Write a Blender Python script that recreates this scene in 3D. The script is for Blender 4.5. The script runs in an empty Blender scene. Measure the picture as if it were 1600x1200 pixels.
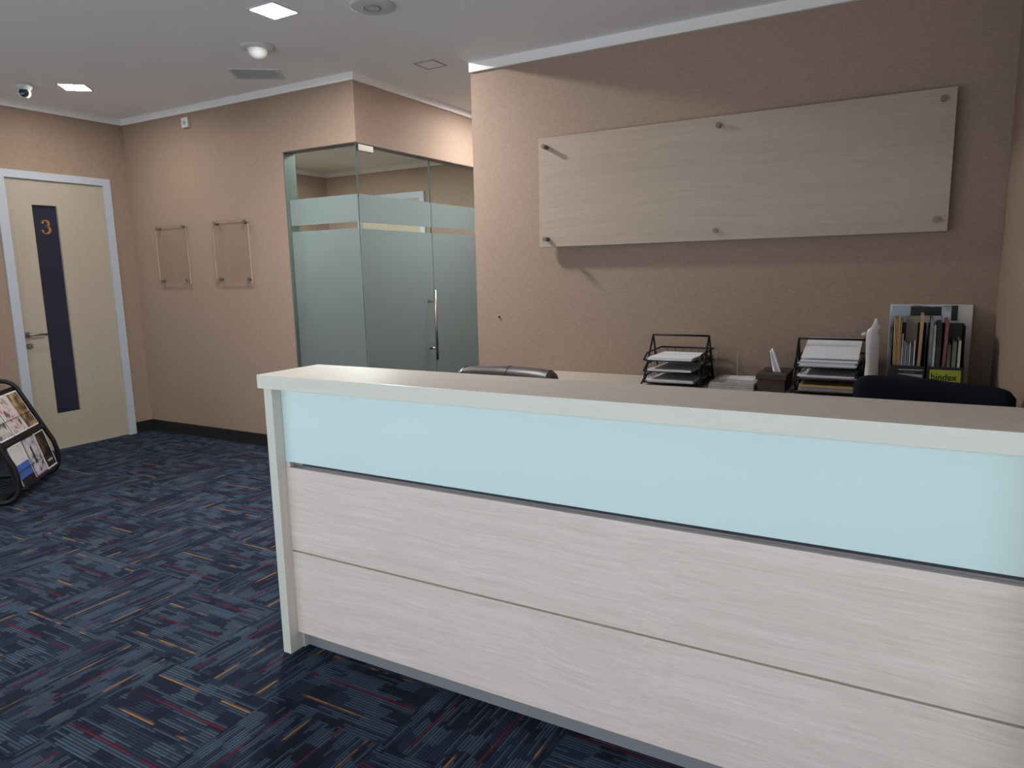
import bpy, bmesh, math, random
from mathutils import Vector, Matrix
random.seed(7)
S = bpy.context.scene
COL = S.collection
PI = math.pi

# ------------------------------------------------------------------ camera
F_PX = 1096.0
fw = Vector((-0.48818605, 0.85844799, -0.15729408))
rt = Vector((0.87074496, 0.49127245, -0.02132119))
up = Vector((-0.05897112, 0.14737174, 0.98732162))
cam_d = bpy.data.cameras.new('camera')
cam_d.sensor_fit = 'HORIZONTAL'
cam_d.sensor_width = 36.0
cam_d.lens = 36.0 * F_PX / 1600.0
cam_d.clip_start = 0.02
cam = bpy.data.objects.new('camera', cam_d)
COL.objects.link(cam)
m = Matrix((rt, up, -fw)).transposed().to_4x4()
m.translation = (0, 0, 1.5)
cam.matrix_world = m
S.camera = cam

# ------------------------------------------------------------------ world, exposure
SKY_STRENGTH = 2.75
PANEL_L = 800.0
S.view_settings.view_transform = 'Standard'
S.view_settings.look = 'None'
S.view_settings.gamma = 1.0
S.view_settings.use_curve_mapping = False
S.view_settings.exposure = 0.0
S.cycles.max_bounces = 8
S.cycles.diffuse_bounces = 5
S.cycles.transparent_max_bounces = 16
S.cycles.sample_clamp_indirect = 6.0
S.cycles.caustics_reflective = False
S.cycles.caustics_refractive = False
try:
    S.cycles.use_denoising = True
    S.cycles.denoiser = 'OPENIMAGEDENOISE'
except Exception:
    pass

world = bpy.data.worlds.new('overcast_sky')
S.world = world
world.use_nodes = True
bg = world.node_tree.nodes['Background']
bg.inputs[0].default_value = (0.88, 0.95, 1.0, 1)
bg.inputs[1].default_value = SKY_STRENGTH

def portal(name, loc, rot, sx, sy):
    l = bpy.data.lights.new(name, 'AREA')
    l.shape = 'RECTANGLE'
    l.size = sx
    l.size_y = sy
    l.cycles.is_portal = True
    o = bpy.data.objects.new(name, l)
    COL.objects.link(o)
    o.location = loc
    o.rotation_euler = rot
    return o

# ------------------------------------------------------------------ dimensions
XD = -6.635          # door wall face
YB = 4.268           # back wall face
ZC = 3.006           # lobby ceiling
XG = -3.747          # glass side wall
ZGL = 2.5065         # glass head
XGL = -4.532         # left end of the front glass
XS = -2.403          # left end of the sign wall
YS = 3.80            # sign wall face
ZS = 2.75            # lowered ceiling over the desk
XR = 0.336           # right wall face
YF = -1.0            # window wall behind the camera
XE = 3.2             # far right wall
YE = 6.95            # end of glass room and corridor

# ------------------------------------------------------------------ node helpers
def new_mat(name):
    mt = bpy.data.materials.new(name)
    mt.use_nodes = True
    nt = mt.node_tree
    b = nt.nodes['Principled BSDF']
    return mt, nt, b

def plain(name, col, rough=0.5, metal=0.0, spec=0.5, var=0.0, vscale=30.0):
    mt, nt, b = new_mat(name)
    b.inputs['Base Color'].default_value = (*col, 1)
    b.inputs['Roughness'].default_value = rough
    b.inputs['Metallic'].default_value = metal
    b.inputs['Specular IOR Level'].default_value = spec
    if var > 0:
        tc = nt.nodes.new('ShaderNodeTexCoord')
        nz = nt.nodes.new('ShaderNodeTexNoise')
        nz.inputs['Scale'].default_value = vscale
        nz.inputs['Detail'].default_value = 4
        mr = nt.nodes.new('ShaderNodeMapRange')
        mr.inputs['To Min'].default_value = 1 - var
        mr.inputs['To Max'].default_value = 1 + var
        mx = nt.nodes.new('ShaderNodeVectorMath')
        mx.operation = 'SCALE'
        mx.inputs[0].default_value = col
        nt.links.new(tc.outputs['Object'], nz.inputs['Vector'])
        nt.links.new(nz.outputs['Fac'], mr.inputs['Value'])
        nt.links.new(mr.outputs['Result'], mx.inputs['Scale'])
        nt.links.new(mx.outputs[0], b.inputs['Base Color'])
    return mt

class NB:
    """small helper to chain math nodes"""
    def __init__(self, nt):
        self.nt = nt
    def val(self, s, sock):
        if isinstance(s, (int, float)):
            sock.default_value = s
        else:
            self.nt.links.new(s, sock)
    def m(self, op, a, b=0.0, c=None):
        n = self.nt.nodes.new('ShaderNodeMath')
        n.operation = op
        self.val(a, n.inputs[0])
        self.val(b, n.inputs[1])
        if c is not None:
            self.val(c, n.inputs[2])
        return n.outputs[0]
    def wn(self, a, b=0.0, c=0.0):
        cx = self.nt.nodes.new('ShaderNodeCombineXYZ')
        self.val(a, cx.inputs[0]); self.val(b, cx.inputs[1]); self.val(c, cx.inputs[2])
        w = self.nt.nodes.new('ShaderNodeTexWhiteNoise')
        w.noise_dimensions = '3D'
        self.nt.links.new(cx.outputs[0], w.inputs['Vector'])
        return w.outputs['Value']
    def mix(self, f, a, b):
        n = self.nt.nodes.new('ShaderNodeMix')
        n.data_type = 'RGBA'
        self.val(f, n.inputs[0])
        for s, k in ((a, 6), (b, 7)):
            if isinstance(s, tuple):
                n.inputs[k].default_value = (*s, 1)
            else:
                self.nt.links.new(s, n.inputs[k])
        return n.outputs[2]

def wallpaper():
    mt, nt, b = new_mat('woven_wallpaper')
    N = NB(nt)
    tc = nt.nodes.new('ShaderNodeTexCoord')
    def noise(scale, sc, det=3):
        mp = nt.nodes.new('ShaderNodeMapping')
        mp.inputs['Scale'].default_value = sc
        nt.links.new(tc.outputs['Object'], mp.inputs['Vector'])
        n = nt.nodes.new('ShaderNodeTexNoise')
        n.inputs['Scale'].default_value = scale
        n.inputs['Detail'].default_value = det
        nt.links.new(mp.outputs[0], n.inputs['Vector'])
        return n.outputs['Fac']
    h = noise(34, (1, 1, 7), 4)
    v = noise(30, (6, 6, 1), 4)
    big = noise(1.3, (1, 1, 1), 5)
    s = N.m('ADD', N.m('MULTIPLY', h, 0.6), N.m('MULTIPLY', v, 0.4))
    t = N.m('ADD', N.m('MULTIPLY', N.m('SUBTRACT', s, 0.5), 1.1), N.m('MULTIPLY', N.m('SUBTRACT', big, 0.5), 0.16))
    k = N.m('ADD', t, 0.5)
    col = N.mix(k, (0.196, 0.139, 0.106), (0.432, 0.322, 0.256))
    nt.links.new(col, b.inputs['Base Color'])
    b.inputs['Roughness'].default_value = 0.75
    b.inputs['Specular IOR Level'].default_value = 0.25
    bp = nt.nodes.new('ShaderNodeBump')
    bp.inputs['Strength'].default_value = 0.12
    bp.inputs['Distance'].default_value = 0.002
    nt.links.new(s, bp.inputs['Height'])
    nt.links.new(bp.outputs[0], b.inputs['Normal'])
    return mt

def wood(name, light, dark, axis='X', rough=0.38, scale=1.0, contrast=1.0):
    mt, nt, b = new_mat(name)
    N = NB(nt)
    tc = nt.nodes.new('ShaderNodeTexCoord')
    sc = {'X': (0.14, 9, 9), 'Z': (9, 9, 0.14), 'Y': (9, 0.14, 9)}[axis]
    # slow warp bends the grain into cathedral curves
    wz = nt.nodes.new('ShaderNodeTexNoise')
    wz.inputs['Scale'].default_value = 1.1
    wz.inputs['Detail'].default_value = 2
    nt.links.new(tc.outputs['Object'], wz.inputs['Vector'])
    wv = nt.nodes.new('ShaderNodeVectorMath'); wv.operation = 'SCALE'
    nt.links.new(wz.outputs['Color'], wv.inputs[0]); wv.inputs['Scale'].default_value = 0.12
    ad = nt.nodes.new('ShaderNodeVectorMath'); ad.operation = 'ADD'
    nt.links.new(tc.outputs['Object'], ad.inputs[0]); nt.links.new(wv.outputs[0], ad.inputs[1])
    def nz(mul, scl, det, rgh=0.6):
        mp = nt.nodes.new('ShaderNodeMapping')
        mp.inputs['Scale'].default_value = tuple(q * mul for q in sc)
        nt.links.new(ad.outputs[0], mp.inputs['Vector'])
        n = nt.nodes.new('ShaderNodeTexNoise')
        n.inputs['Scale'].default_value = scl * scale
        n.inputs['Detail'].default_value = det
        n.inputs['Roughness'].default_value = rgh
        nt.links.new(mp.outputs[0], n.inputs['Vector'])
        return n.outputs['Fac']
    a = nz(1, 1.6, 3)
    f = nz(1, 14, 4, 0.7)
    g = nz(1, 38, 2, 0.5)
    t = N.m('ADD', N.m('ADD', N.m('MULTIPLY', a, 0.5), N.m('MULTIPLY', f, 0.7)), N.m('MULTIPLY', g, 0.35))
    k = N.m('ADD', N.m('MULTIPLY', N.m('SUBTRACT', t, 0.78), 1.7 * contrast), 0.5)
    cl = nt.nodes.new('ShaderNodeClamp')
    nt.links.new(k, cl.inputs[0])
    col = N.mix(cl.outputs[0], dark, light)
    nt.links.new(col, b.inputs['Base Color'])
    b.inputs['Roughness'].default_value = rough
    b.inputs['Specular IOR Level'].default_value = 0.4
    return mt

def carpet(name='striped_carpet_tile'):
    mt, nt, b = new_mat(name)
    N = NB(nt)
    tc = nt.nodes.new('ShaderNodeTexCoord')
    sp = nt.nodes.new('ShaderNodeSeparateXYZ')
    nt.links.new(tc.outputs['Object'], sp.inputs[0])
    oi = nt.nodes.new('ShaderNodeObjectInfo')
    seed = N.m('MULTIPLY', oi.outputs['Random'], 97.0)
    X, Y = N.m('ADD', sp.outputs[0], 3.0), N.m('ADD', sp.outputs[1], 3.0)
    P = 0.0118
    yl = N.m('DIVIDE', Y, P)
    j = N.m('FLOOR', yl)
    fy = N.m('FRACT', yl)
    jit = N.wn(j, seed, 1.0)
    # colour blocks, a few rows high, with slightly ragged ends
    bj = N.m('FLOOR', N.m('DIVIDE', N.m('ADD', j, N.m('FLOOR', N.m('MULTIPLY', seed, 5.0))), 5.0))
    off = N.m('MULTIPLY', N.wn(bj, seed, 2.0), 3.0)
    xs = N.m('ADD', N.m('ADD', N.m('DIVIDE', X, 0.085), off), N.m('MULTIPLY', jit, 0.28))
    bi = N.m('FLOOR', xs)
    v = N.wn(bi, bj, seed)
    # single threads
    xt = N.m('FLOOR', N.m('ADD', N.m('DIVIDE', X, 0.14), N.m('MULTIPLY', jit, 9.0)))
    th = N.wn(xt, j, N.m('ADD', seed, 3.3))
    navy, mid, lite = (0.0120, 0.0158, 0.032), (0.0200, 0.0300, 0.055), (0.062, 0.094, 0.140)
    c = N.mix(N.m('GREATER_THAN', v, 0.34), navy, mid)
    c = N.mix(N.m('MULTIPLY', N.m('GREATER_THAN', v, 0.76), 0.55), c, lite)
    c = N.mix(N.m('MULTIPLY', N.m('GREATER_THAN', th, 0.68), 0.55), c, lite)
    # accent yarns: two red and two ochre lines in every tile
    wob = N.m('MULTIPLY', N.m('SUBTRACT', N.wn(seed, 4.0, 4.0), 0.5), 0.06)
    def line(y0, ph, wid, thr):
        pos = N.m('ADD', N.m('ADD', 3.0 + y0, wob), N.m('MULTIPLY', N.m('SUBTRACT', N.wn(seed, ph, 7.0), 0.5), 0.05))
        row = N.m('FLOOR', N.m('DIVIDE', pos, P))
        msk = N.m('LESS_THAN', N.m('ABSOLUTE', N.m('SUBTRACT', j, row)), wid)
        nz_ = nt.nodes.new('ShaderNodeTexNoise')
        nz_.noise_dimensions = '2D'
        nz_.inputs['Scale'].default_value = 7.0
        nz_.inputs['Detail'].default_value = 2
        cb = nt.nodes.new('ShaderNodeCombineXYZ')
        nt.links.new(X, cb.inputs[0]); nt.links.new(N.m('ADD', seed, ph), cb.inputs[1])
        nt.links.new(cb.outputs[0], nz_.inputs['Vector'])
        mr = nt.nodes.new('ShaderNodeMapRange')
        mr.inputs['From Min'].default_value = thr - .06
        mr.inputs['From Max'].default_value = thr + .06
        nt.links.new(nz_.outputs['Fac'], mr.inputs['Value'])
        return N.m('MULTIPLY', msk, mr.outputs['Result'])
    for y0, ph in ((-0.075, 1.0), (0.165, 2.0)):
        c = N.mix(N.m('MULTIPLY', line(y0, ph, 0.5, 0.46), 0.85), c, (0.105, 0.012, 0.024))
    for y0, ph in ((-0.185, 3.0), (0.045, 4.0)):
        c = N.mix(N.m('MULTIPLY', line(y0, ph, 0.5, 0.53), 0.9), c, (0.27, 0.145, 0.055))
    # dark furrow between the yarn rows
    gap = N.m('LESS_THAN', fy, 0.48)
    c = N.mix(N.m('MULTIPLY', gap, 0.66), c, (0.006, 0.008, 0.016))
    # pile noise
    nz = nt.nodes.new('ShaderNodeTexNoise')
    nz.inputs['Scale'].default_value = 420
    nz.inputs['Detail'].default_value = 2
    nt.links.new(tc.outputs['Object'], nz.inputs['Vector'])
    vm = nt.nodes.new('ShaderNodeVectorMath'); vm.operation = 'SCALE'
    nt.links.new(c, vm.inputs[0])
    nt.links.new(N.m('ADD', N.m('MULTIPLY', nz.outputs['Fac'], 0.9), 0.55), vm.inputs['Scale'])
    nt.links.new(vm.outputs[0], b.inputs['Base Color'])
    b.inputs['Roughness'].default_value = 0.95
    b.inputs['Specular IOR Level'].default_value = 0.12
    bp = nt.nodes.new('ShaderNodeBump')
    bp.inputs['Strength'].default_value = 0.35
    bp.inputs['Distance'].default_value = 0.002
    nt.links.new(N.m('MULTIPLY', gap, -1.0), bp.inputs['Height'])
    nt.links.new(bp.outputs[0], b.inputs['Normal'])
    return mt

def thin_glass(name, tint=(0.93, 0.97, 0.95), refl=1.0):
    mt = bpy.data.materials.new(name)
    mt.use_nodes = True
    nt = mt.node_tree
    nt.nodes.clear()
    out = nt.nodes.new('ShaderNodeOutputMaterial')
    tr = nt.nodes.new('ShaderNodeBsdfTransparent')
    tr.inputs[0].default_value = (*tint, 1)
    gl = nt.nodes.new('ShaderNodeBsdfGlossy')
    gl.inputs['Roughness'].default_value = 0.02
    ge = nt.nodes.new('ShaderNodeNewGeometry')
    dt = nt.nodes.new('ShaderNodeVectorMath'); dt.operation = 'DOT_PRODUCT'
    nt.links.new(ge.outputs['Incoming'], dt.inputs[0]); nt.links.new(ge.outputs['Normal'], dt.inputs[1])
    N = NB(nt)
    c = N.m('ABSOLUTE', dt.outputs['Value'])
    sch = N.m('ADD', 0.04, N.m('MULTIPLY', 0.96, N.m('POWER', N.m('SUBTRACT', 1.0, c), 5.0)))
    ml = nt.nodes.new('ShaderNodeMath'); ml.operation = 'MULTIPLY'; ml.inputs[1].default_value = refl
    mx = nt.nodes.new('ShaderNodeMixShader')
    nt.links.new(sch, ml.inputs[0])
    nt.links.new(ml.outputs[0], mx.inputs[0])
    nt.links.new(tr.outputs[0], mx.inputs[1])
    nt.links.new(gl.outputs[0], mx.inputs[2])
    nt.links.new(mx.outputs[0], out.inputs[0])
    return mt

def frosted(name, col, trans=0.5):
    mt = bpy.data.materials.new(name)
    mt.use_nodes = True
    nt = mt.node_tree
    nt.nodes.clear()
    out = nt.nodes.new('ShaderNodeOutputMaterial')
    tl = nt.nodes.new('ShaderNodeBsdfTranslucent'); tl.inputs[0].default_value = (*col, 1)
    df = nt.nodes.new('ShaderNodeBsdfDiffuse'); df.inputs[0].default_value = (*col, 1)
    gl = nt.nodes.new('ShaderNodeBsdfGlossy'); gl.inputs['Roughness'].default_value = 0.28
    m1 = nt.nodes.new('ShaderNodeMixShader'); m1.inputs[0].default_value = trans
    m2 = nt.nodes.new('ShaderNodeMixShader'); m2.inputs[0].default_value = 0.06
    nt.links.new(df.outputs[0], m1.inputs[1]); nt.links.new(tl.outputs[0], m1.inputs[2])
    nt.links.new(m1.outputs[0], m2.inputs[1]); nt.links.new(gl.outputs[0], m2.inputs[2])
    nt.links.new(m2.outputs[0], out.inputs[0])
    return mt

def emit(name, col, strength):
    mt = bpy.data.materials.new(name)
    mt.use_nodes = True
    nt = mt.node_tree
    nt.nodes.clear()
    out = nt.nodes.new('ShaderNodeOutputMaterial')
    e = nt.nodes.new('ShaderNodeEmission')
    e.inputs[0].default_value = (*col, 1)
    e.inputs[1].default_value = strength
    nt.links.new(e.outputs[0], out.inputs[0])
    return mt

def print_mat(name, stops, scale=14.0, seed=0.0, stretch=(1, 1, 1), detail=5):
    """flat printed picture: patches of colour"""
    mt, nt, b = new_mat(name)
    tc = nt.nodes.new('ShaderNodeTexCoord')
    mp = nt.nodes.new('ShaderNodeMapping')
    mp.inputs['Location'].default_value = (seed, seed * 1.7, seed * 0.6)
    mp.inputs['Scale'].default_value = stretch
    nz = nt.nodes.new('ShaderNodeTexNoise')
    nz.inputs['Scale'].default_value = scale
    nz.inputs['Detail'].default_value = detail
    cr = nt.nodes.new('ShaderNodeValToRGB')
    e = cr.color_ramp.elements
    while len(e) < len(stops):
        e.new(0.5)
    for k, (pos, c) in enumerate(stops):
        e[k].position = pos
        e[k].color = (*c, 1)
    nt.links.new(tc.outputs['Object'], mp.inputs['Vector'])
    nt.links.new(mp.outputs[0], nz.inputs['Vector'])
    nt.links.new(nz.outputs['Fac'], cr.inputs[0])
    nt.links.new(cr.outputs[0], b.inputs['Base Color'])
    b.inputs['Roughness'].default_value = 0.35
    return mt

M = {}
M['wall'] = wallpaper()
M['ceil'] = plain('white_ceiling_paint', (0.86, 0.86, 0.88), 0.85, spec=0.2, var=0.03, vscale=2)
M['cornice'] = plain('white_cornice_paint', (0.80, 0.80, 0.80), 0.6, var=0.02)
M['skirting'] = plain('black_skirting', (0.012, 0.011, 0.012), 0.5, var=0.2)
M['carpet'] = carpet()
M['subfloor'] = plain('navy_carpet_base', (0.014, 0.018, 0.032), 0.95, var=0.3, vscale=60)
M['c_wood'] = wood('washed_oak_laminate', (0.88, 0.785, 0.74), (0.635, 0.55, 0.51), 'X', 0.40, contrast=1.2)
M['c_edge'] = wood('pale_edge_banding', (0.75, 0.77, 0.70), (0.67, 0.685, 0.62), 'X', 0.4)
M['c_post'] = wood('pale_end_laminate', (0.80, 0.75, 0.69), (0.66, 0.61, 0.555), 'Z', 0.4)
M['c_postedge'] = wood('pale_post_edge', (0.70, 0.72, 0.665), (0.64, 0.655, 0.60), 'Z', 0.4)
M['c_top'] = wood('countertop_laminate', (0.70, 0.64, 0.59), (0.56, 0.505, 0.46), 'X', 0.34)
M['sign'] = wood('sign_oak_laminate', (0.455, 0.366, 0.300), (0.31, 0.246, 0.198), 'X', 0.45, contrast=0.8)
M['door'] = wood('maple_door_laminate', (0.47, 0.415, 0.34), (0.37, 0.322, 0.26), 'Z', 0.45, contrast=0.7)
M['cred'] = wood('credenza_laminate', (0.55, 0.49, 0.43), (0.42, 0.37, 0.32), 'X', 0.4)
M['backglass'] = plain('pale_blue_back_painted_glass', (0.68, 0.86, 0.87), 0.32, spec=0.3, var=0.015, vscale=3)
M['groove'] = plain('dark_groove', (0.30, 0.245, 0.19), 0.6, var=0.1)
M['chrome'] = plain('polished_steel', (0.55, 0.55, 0.57), 0.12, 1.0, var=0.03)
M['brushed'] = plain('brushed_steel', (0.34, 0.325, 0.30), 0.36, 1.0, var=0.05, vscale=200)
M['kick'] = plain('satin_steel_kick', (0.36, 0.37, 0.40), 0.45, 0.4, var=0.05, vscale=80)
M['jamb'] = plain('grey_green_jamb', (0.10, 0.12, 0.11), 0.4, var=0.05)
M['cap'] = plain('dull_bronze_cap', (0.17, 0.155, 0.14), 0.5, 0.8, var=0.08)
M['channel'] = plain('dark_grey_channel', (0.06, 0.06, 0.065), 0.4, 0.3, var=0.05)
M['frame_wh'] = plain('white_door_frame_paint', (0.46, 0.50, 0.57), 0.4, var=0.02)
M['glass'] = thin_glass('clear_partition_glass', (0.86, 0.92, 0.90), 1.0)
M['glassedge'] = plain('green_glass_edge', (0.035, 0.085, 0.078), 0.15, var=0.1)
M['acryl'] = thin_glass('clear_acrylic', (0.985, 0.985, 0.98), 0.25)
M['acryledge'] = plain('acrylic_edge', (0.52, 0.46, 0.40), 0.2, var=0.05)
M['frost'] = frosted('frosted_film', (0.365, 0.405, 0.41), 0.74)
M['darkglass'] = plain('dark_door_glass', (0.018, 0.023, 0.045), 0.05, spec=0.5, var=0.05)
M['gold'] = plain('bronze_gold', (0.42, 0.22, 0.075), 0.4, 0.3, var=0.08)
M['white_pl'] = plain('white_plastic', (0.60, 0.61, 0.62), 0.45, var=0.02)
M['grey_pl'] = plain('grey_plastic', (0.30, 0.31, 0.33), 0.5, var=0.05)
M['black_pl'] = plain('black_plastic', (0.012, 0.012, 0.014), 0.45, var=0.1)
M['black_mt'] = plain('black_powder_coat', (0.008, 0.0085, 0.010), 0.5, spec=0.3, var=0.1)
M['lens'] = plain('camera_lens', (0.015, 0.03, 0.028), 0.08, var=0.05)
M['leather'] = plain('dark_brown_leather', (0.050, 0.040, 0.044), 0.36, spec=0.7, var=0.15, vscale=90)
M['navy_fab'] = plain('navy_black_fabric', (0.008, 0.011, 0.018), 0.9, spec=0.15, var=0.25, vscale=120)
M['paper'] = plain('white_paper', (0.82, 0.82, 0.88), 0.7, var=0.03, vscale=40)
M['paper2'] = plain('cream_paper', (0.60, 0.58, 0.57), 0.7, var=0.05, vscale=40)
M['bluepaper'] = plain('pale_blue_paper', (0.33, 0.42, 0.52), 0.7, var=0.06)
M['maroon'] = plain('maroon_card', (0.14, 0.02, 0.05), 0.6, var=0.08)
M['manila'] = plain('manila_card', (0.60, 0.38, 0.16), 0.65, var=0.08)
M['tan'] = plain('tan_card', (0.42, 0.27, 0.14), 0.65, var=0.08)
M['brown_bx'] = plain('brown_leatherette', (0.050, 0.032, 0.030), 0.5, var=0.15, vscale=120)
M['greyfile'] = plain('grey_file_board', (0.18, 0.19, 0.21), 0.6, var=0.1)
M['rosefile'] = plain('dusty_rose_file', (0.21, 0.075, 0.075), 0.6, var=0.1)
M['olivefile'] = plain('olive_grey_card', (0.20, 0.20, 0.155), 0.6, var=0.12)
M['bluefile'] = plain('blue_card', (0.05, 0.13, 0.45), 0.5, var=0.05)
M['lime'] = plain('lime_label', (0.42, 0.50, 0.035), 0.5, var=0.03)
M['ink'] = plain('black_ink', (0.008, 0.008, 0.008), 0.6, var=0.05)
M['labelgrey'] = plain('grey_label_print', (0.42, 0.42, 0.42), 0.6, var=0.03)
M['wire'] = plain('thin_wire', (0.01, 0.01, 0.01), 0.4, 0.2, var=0.05)
M['panel_on'] = emit('lit_diffuser', (1.0, 0.965, 0.915), PANEL_L)
M['panel_dim'] = emit('lit_diffuser_warm', (1.0, 0.95, 0.87), PANEL_L * .17)
M['panel_mid'] = emit('lit_diffuser_room', (1.0, 0.98, 0.96), PANEL_L * .55)
M['polybag'] = frosted('milky_plastic', (0.72, 0.71, 0.72), 0.3)

# ------------------------------------------------------------------ mesh builder
class MB:
    def __init__(self):
        self.v, self.f, self.mi, self.sm = [], [], [], []
    def add(self, verts, faces, mi=0, smooth=False):
        o = len(self.v)
        self.v += [Vector(q) for q in verts]
        for f in faces:
            self.f.append([i + o for i in f]); self.mi.append(mi); self.sm.append(smooth)
        return self
    def box(self, x0, x1, y0, y1, z0, z1, bev=0.0, mi=0, M4=None):
        bm = bmesh.new()
        bmesh.ops.create_cube(bm, size=1)
        for q in bm.verts:
            q.co = Vector((x0 + (q.co.x + .5) * (x1 - x0), y0 + (q.co.y + .5) * (y1 - y0), z0 + (q.co.z + .5) * (z1 - z0)))
        if bev > 0:
            bmesh.ops.bevel(bm, geom=bm.edges[:], offset=bev, segments=2, affect='EDGES', profile=0.5)
        if M4 is not None:
            bm.transform(M4)
        bm.verts.index_update()
        self.add([q.co.copy() for q in bm.verts], [[q.index for q in f.verts] for f in bm.faces], mi)
        bm.free()
        return self
    def cyl(self, p0, p1, r, seg=16, r1=None, mi=0, cap=True):
        p0, p1 = Vector(p0), Vector(p1)
        r1 = r if r1 is None else r1
        d = (p1 - p0).normalized()
        a = d.orthogonal().normalized(); b_ = d.cross(a)
        vs = []
        for p, rr in ((p0, r), (p1, r1)):
            for k in range(seg):
                t = 2 * PI * k / seg
                vs.append(p + (a * math.cos(t) + b_ * math.sin(t)) * rr)
        self.add(vs, [[k, (k + 1) % seg, seg + (k + 1) % seg, seg + k] for k in range(seg)], mi, True)
        if cap:
            self.add(vs[:seg], [list(range(seg))[::-1]], mi)
            self.add(vs[seg:], [list(range(seg))], mi)
        return self
    def tube(self, pts, r, seg=10, closed=False, mi=0):
        pts = [Vector(q) for q in pts]
        n = len(pts); rings = []
        prev = None
        for i in range(n):
            if closed:
                t = pts[(i + 1) % n] - pts[i - 1]
            else:
                t = pts[min(i + 1, n - 1)] - pts[max(i - 1, 0)]
            t.normalize()
            if prev is None:
                a = t.orthogonal().normalized()
            else:
                a = (prev - t * prev.dot(t)).normalized()
            prev = a
            b_ = t.cross(a)
            rings.append([pts[i] + (a * math.cos(2 * PI * k / seg) + b_ * math.sin(2 * PI * k / seg)) * r for k in range(seg)])
        vs = [q for rg in rings for q in rg]
        fs = []
        last = n if closed else n - 1
        for i in range(last):
            i2 = (i + 1) % n
            for k in range(seg):
                fs.append([i * seg + k, i * seg + (k + 1) % seg, i2 * seg + (k + 1) % seg, i2 * seg + k])
        self.add(vs, fs, mi, True)
        if not closed:
            self.add(rings[0], [list(range(seg))[::-1]], mi)
            self.add(rings[-1], [list(range(seg))], mi)
        return self
    def lathe(self, prof, c=(0, 0, 0), seg=28, mi=0, M4=None):
        vs = []
        for r, z in prof:
            for k in range(seg):
                t = 2 * PI * k / seg
                q = Vector((r * math.cos(t), r * math.sin(t), z))
                if M4 is not None:
                    q = M4 @ q
                vs.append(q + Vector(c))
        fs = []
        for i in range(len(prof) - 1):
            for k in range(seg):
                fs.append([i * seg + k, i * seg + (k + 1) % seg, (i + 1) * seg + (k + 1) % seg, (i + 1) * seg + k])
        self.add(vs, fs, mi, True)
        return self
    def prism(self, poly, fn, d0, d1, mi=0):
        """2-D outline poly, fn(u, v, d) -> 3-D"""
        n = len(poly)
        a = [fn(u, v, d0) for u, v in poly]
        b_ = [fn(u, v, d1) for u, v in poly]
        self.add(a + b_, [[k, (k + 1) % n, n + (k + 1) % n, n + k] for k in range(n)] + [list(range(n))[::-1], [n + k for k in range(n)]], mi)
        return self

ORG = {}
def link_mesh(name, mb, mats, origin):
    me = bpy.data.meshes.new(name)
    o = Vector(origin)
    me.from_pydata([tuple(q - o) for q in mb.v], [], mb.f)
    mats = mats if isinstance(mats, (list, tuple)) else [mats]
    for q in mats:
        me.materials.append(M[q] if isinstance(q, str) else q)
    for i, p_ in enumerate(me.polygons):
        p_.material_index = mb.mi[i]
        p_.use_smooth = mb.sm[i]
    bm = bmesh.new(); bm.from_mesh(me)
    bmesh.ops.remove_doubles(bm, verts=bm.verts, dist=1e-6)
    bmesh.ops.recalc_face_normals(bm, faces=bm.faces)
    bm.to_mesh(me); bm.free()
    me.update()
    ob = bpy.data.objects.new(name, me)
    COL.objects.link(ob)
    return ob

def tag(o, label=None, cat=None, group=None, kind=None):
    if label: o['label'] = label
    if cat: o['category'] = cat
    if group: o['group'] = group
    if kind: o['kind'] = kind
    return o

def thing(name, label, cat, loc=(0, 0, 0), rotz=0.0, group=None, kind=None, local=False):
    o = bpy.data.objects.new(name, None)
    o.empty_display_size = 0.05
    COL.objects.link(o)
    o.location = loc
    o.rotation_euler = (0, 0, rotz)
    ORG[o.name] = Vector((0, 0, 0)) if local else Vector(loc)
    return tag(o, label, cat, group, kind)

def part(name, mb, mats, parent, label=None, kind=None):
    og = ORG[parent.name]
    o = link_mesh(name, mb, mats, og)
    o.parent = parent
    ORG[o.name] = og
    if label: o['label'] = label
    if kind: o['kind'] = kind
    return o

def solo(name, mb, mats, label, cat, group=None, kind=None, origin=None, keep=False):
    if origin is None:
        if keep:
            origin = (0, 0, 0)
        else:
            xs = [q.x for q in mb.v]; ys = [q.y for q in mb.v]; zs = [q.z for q in mb.v]
            origin = ((min(xs) + max(xs)) / 2, (min(ys) + max(ys)) / 2, min(zs))
    o = link_mesh(name, mb, mats, origin)
    o.location = origin
    ORG[o.name] = Vector(origin)
    return tag(o, label, cat, group, kind)

def struct(name, mb, mats, label, cat):
    return solo(name, mb, mats, label, cat, kind='structure', keep=True)

def copy_tree(o, parent=None):
    c = o.copy()
    COL.objects.link(c)
    ORG[c.name] = ORG.get(o.name, Vector((0, 0, 0)))
    if parent is not None:
        c.parent = parent
    for ch in list(o.children):
        copy_tree(ch, c)
    return c

def text_mb(txt, size, place, bold=0.0, depth=0.0):
    cu = bpy.data.curves.new('lettering', 'FONT')
    cu.body = txt
    cu.size = size
    cu.offset = bold
    cu.extrude = depth
    cu.resolution_u = 3
    to = bpy.data.objects.new('lettering', cu)
    COL.objects.link(to)
    bpy.context.view_layer.update()
    dg = bpy.context.evaluated_depsgraph_get()
    me = bpy.data.meshes.new_from_object(to.evaluated_get(dg))
    mb = MB()
    mb.add([place(q.co.x, q.co.y, q.co.z) for q in me.vertices], [list(p_.vertices) for p_ in me.polygons])
    bpy.data.objects.remove(to)
    bpy.data.curves.remove(cu)
    bpy.data.meshes.remove(me)
    return mb

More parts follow.
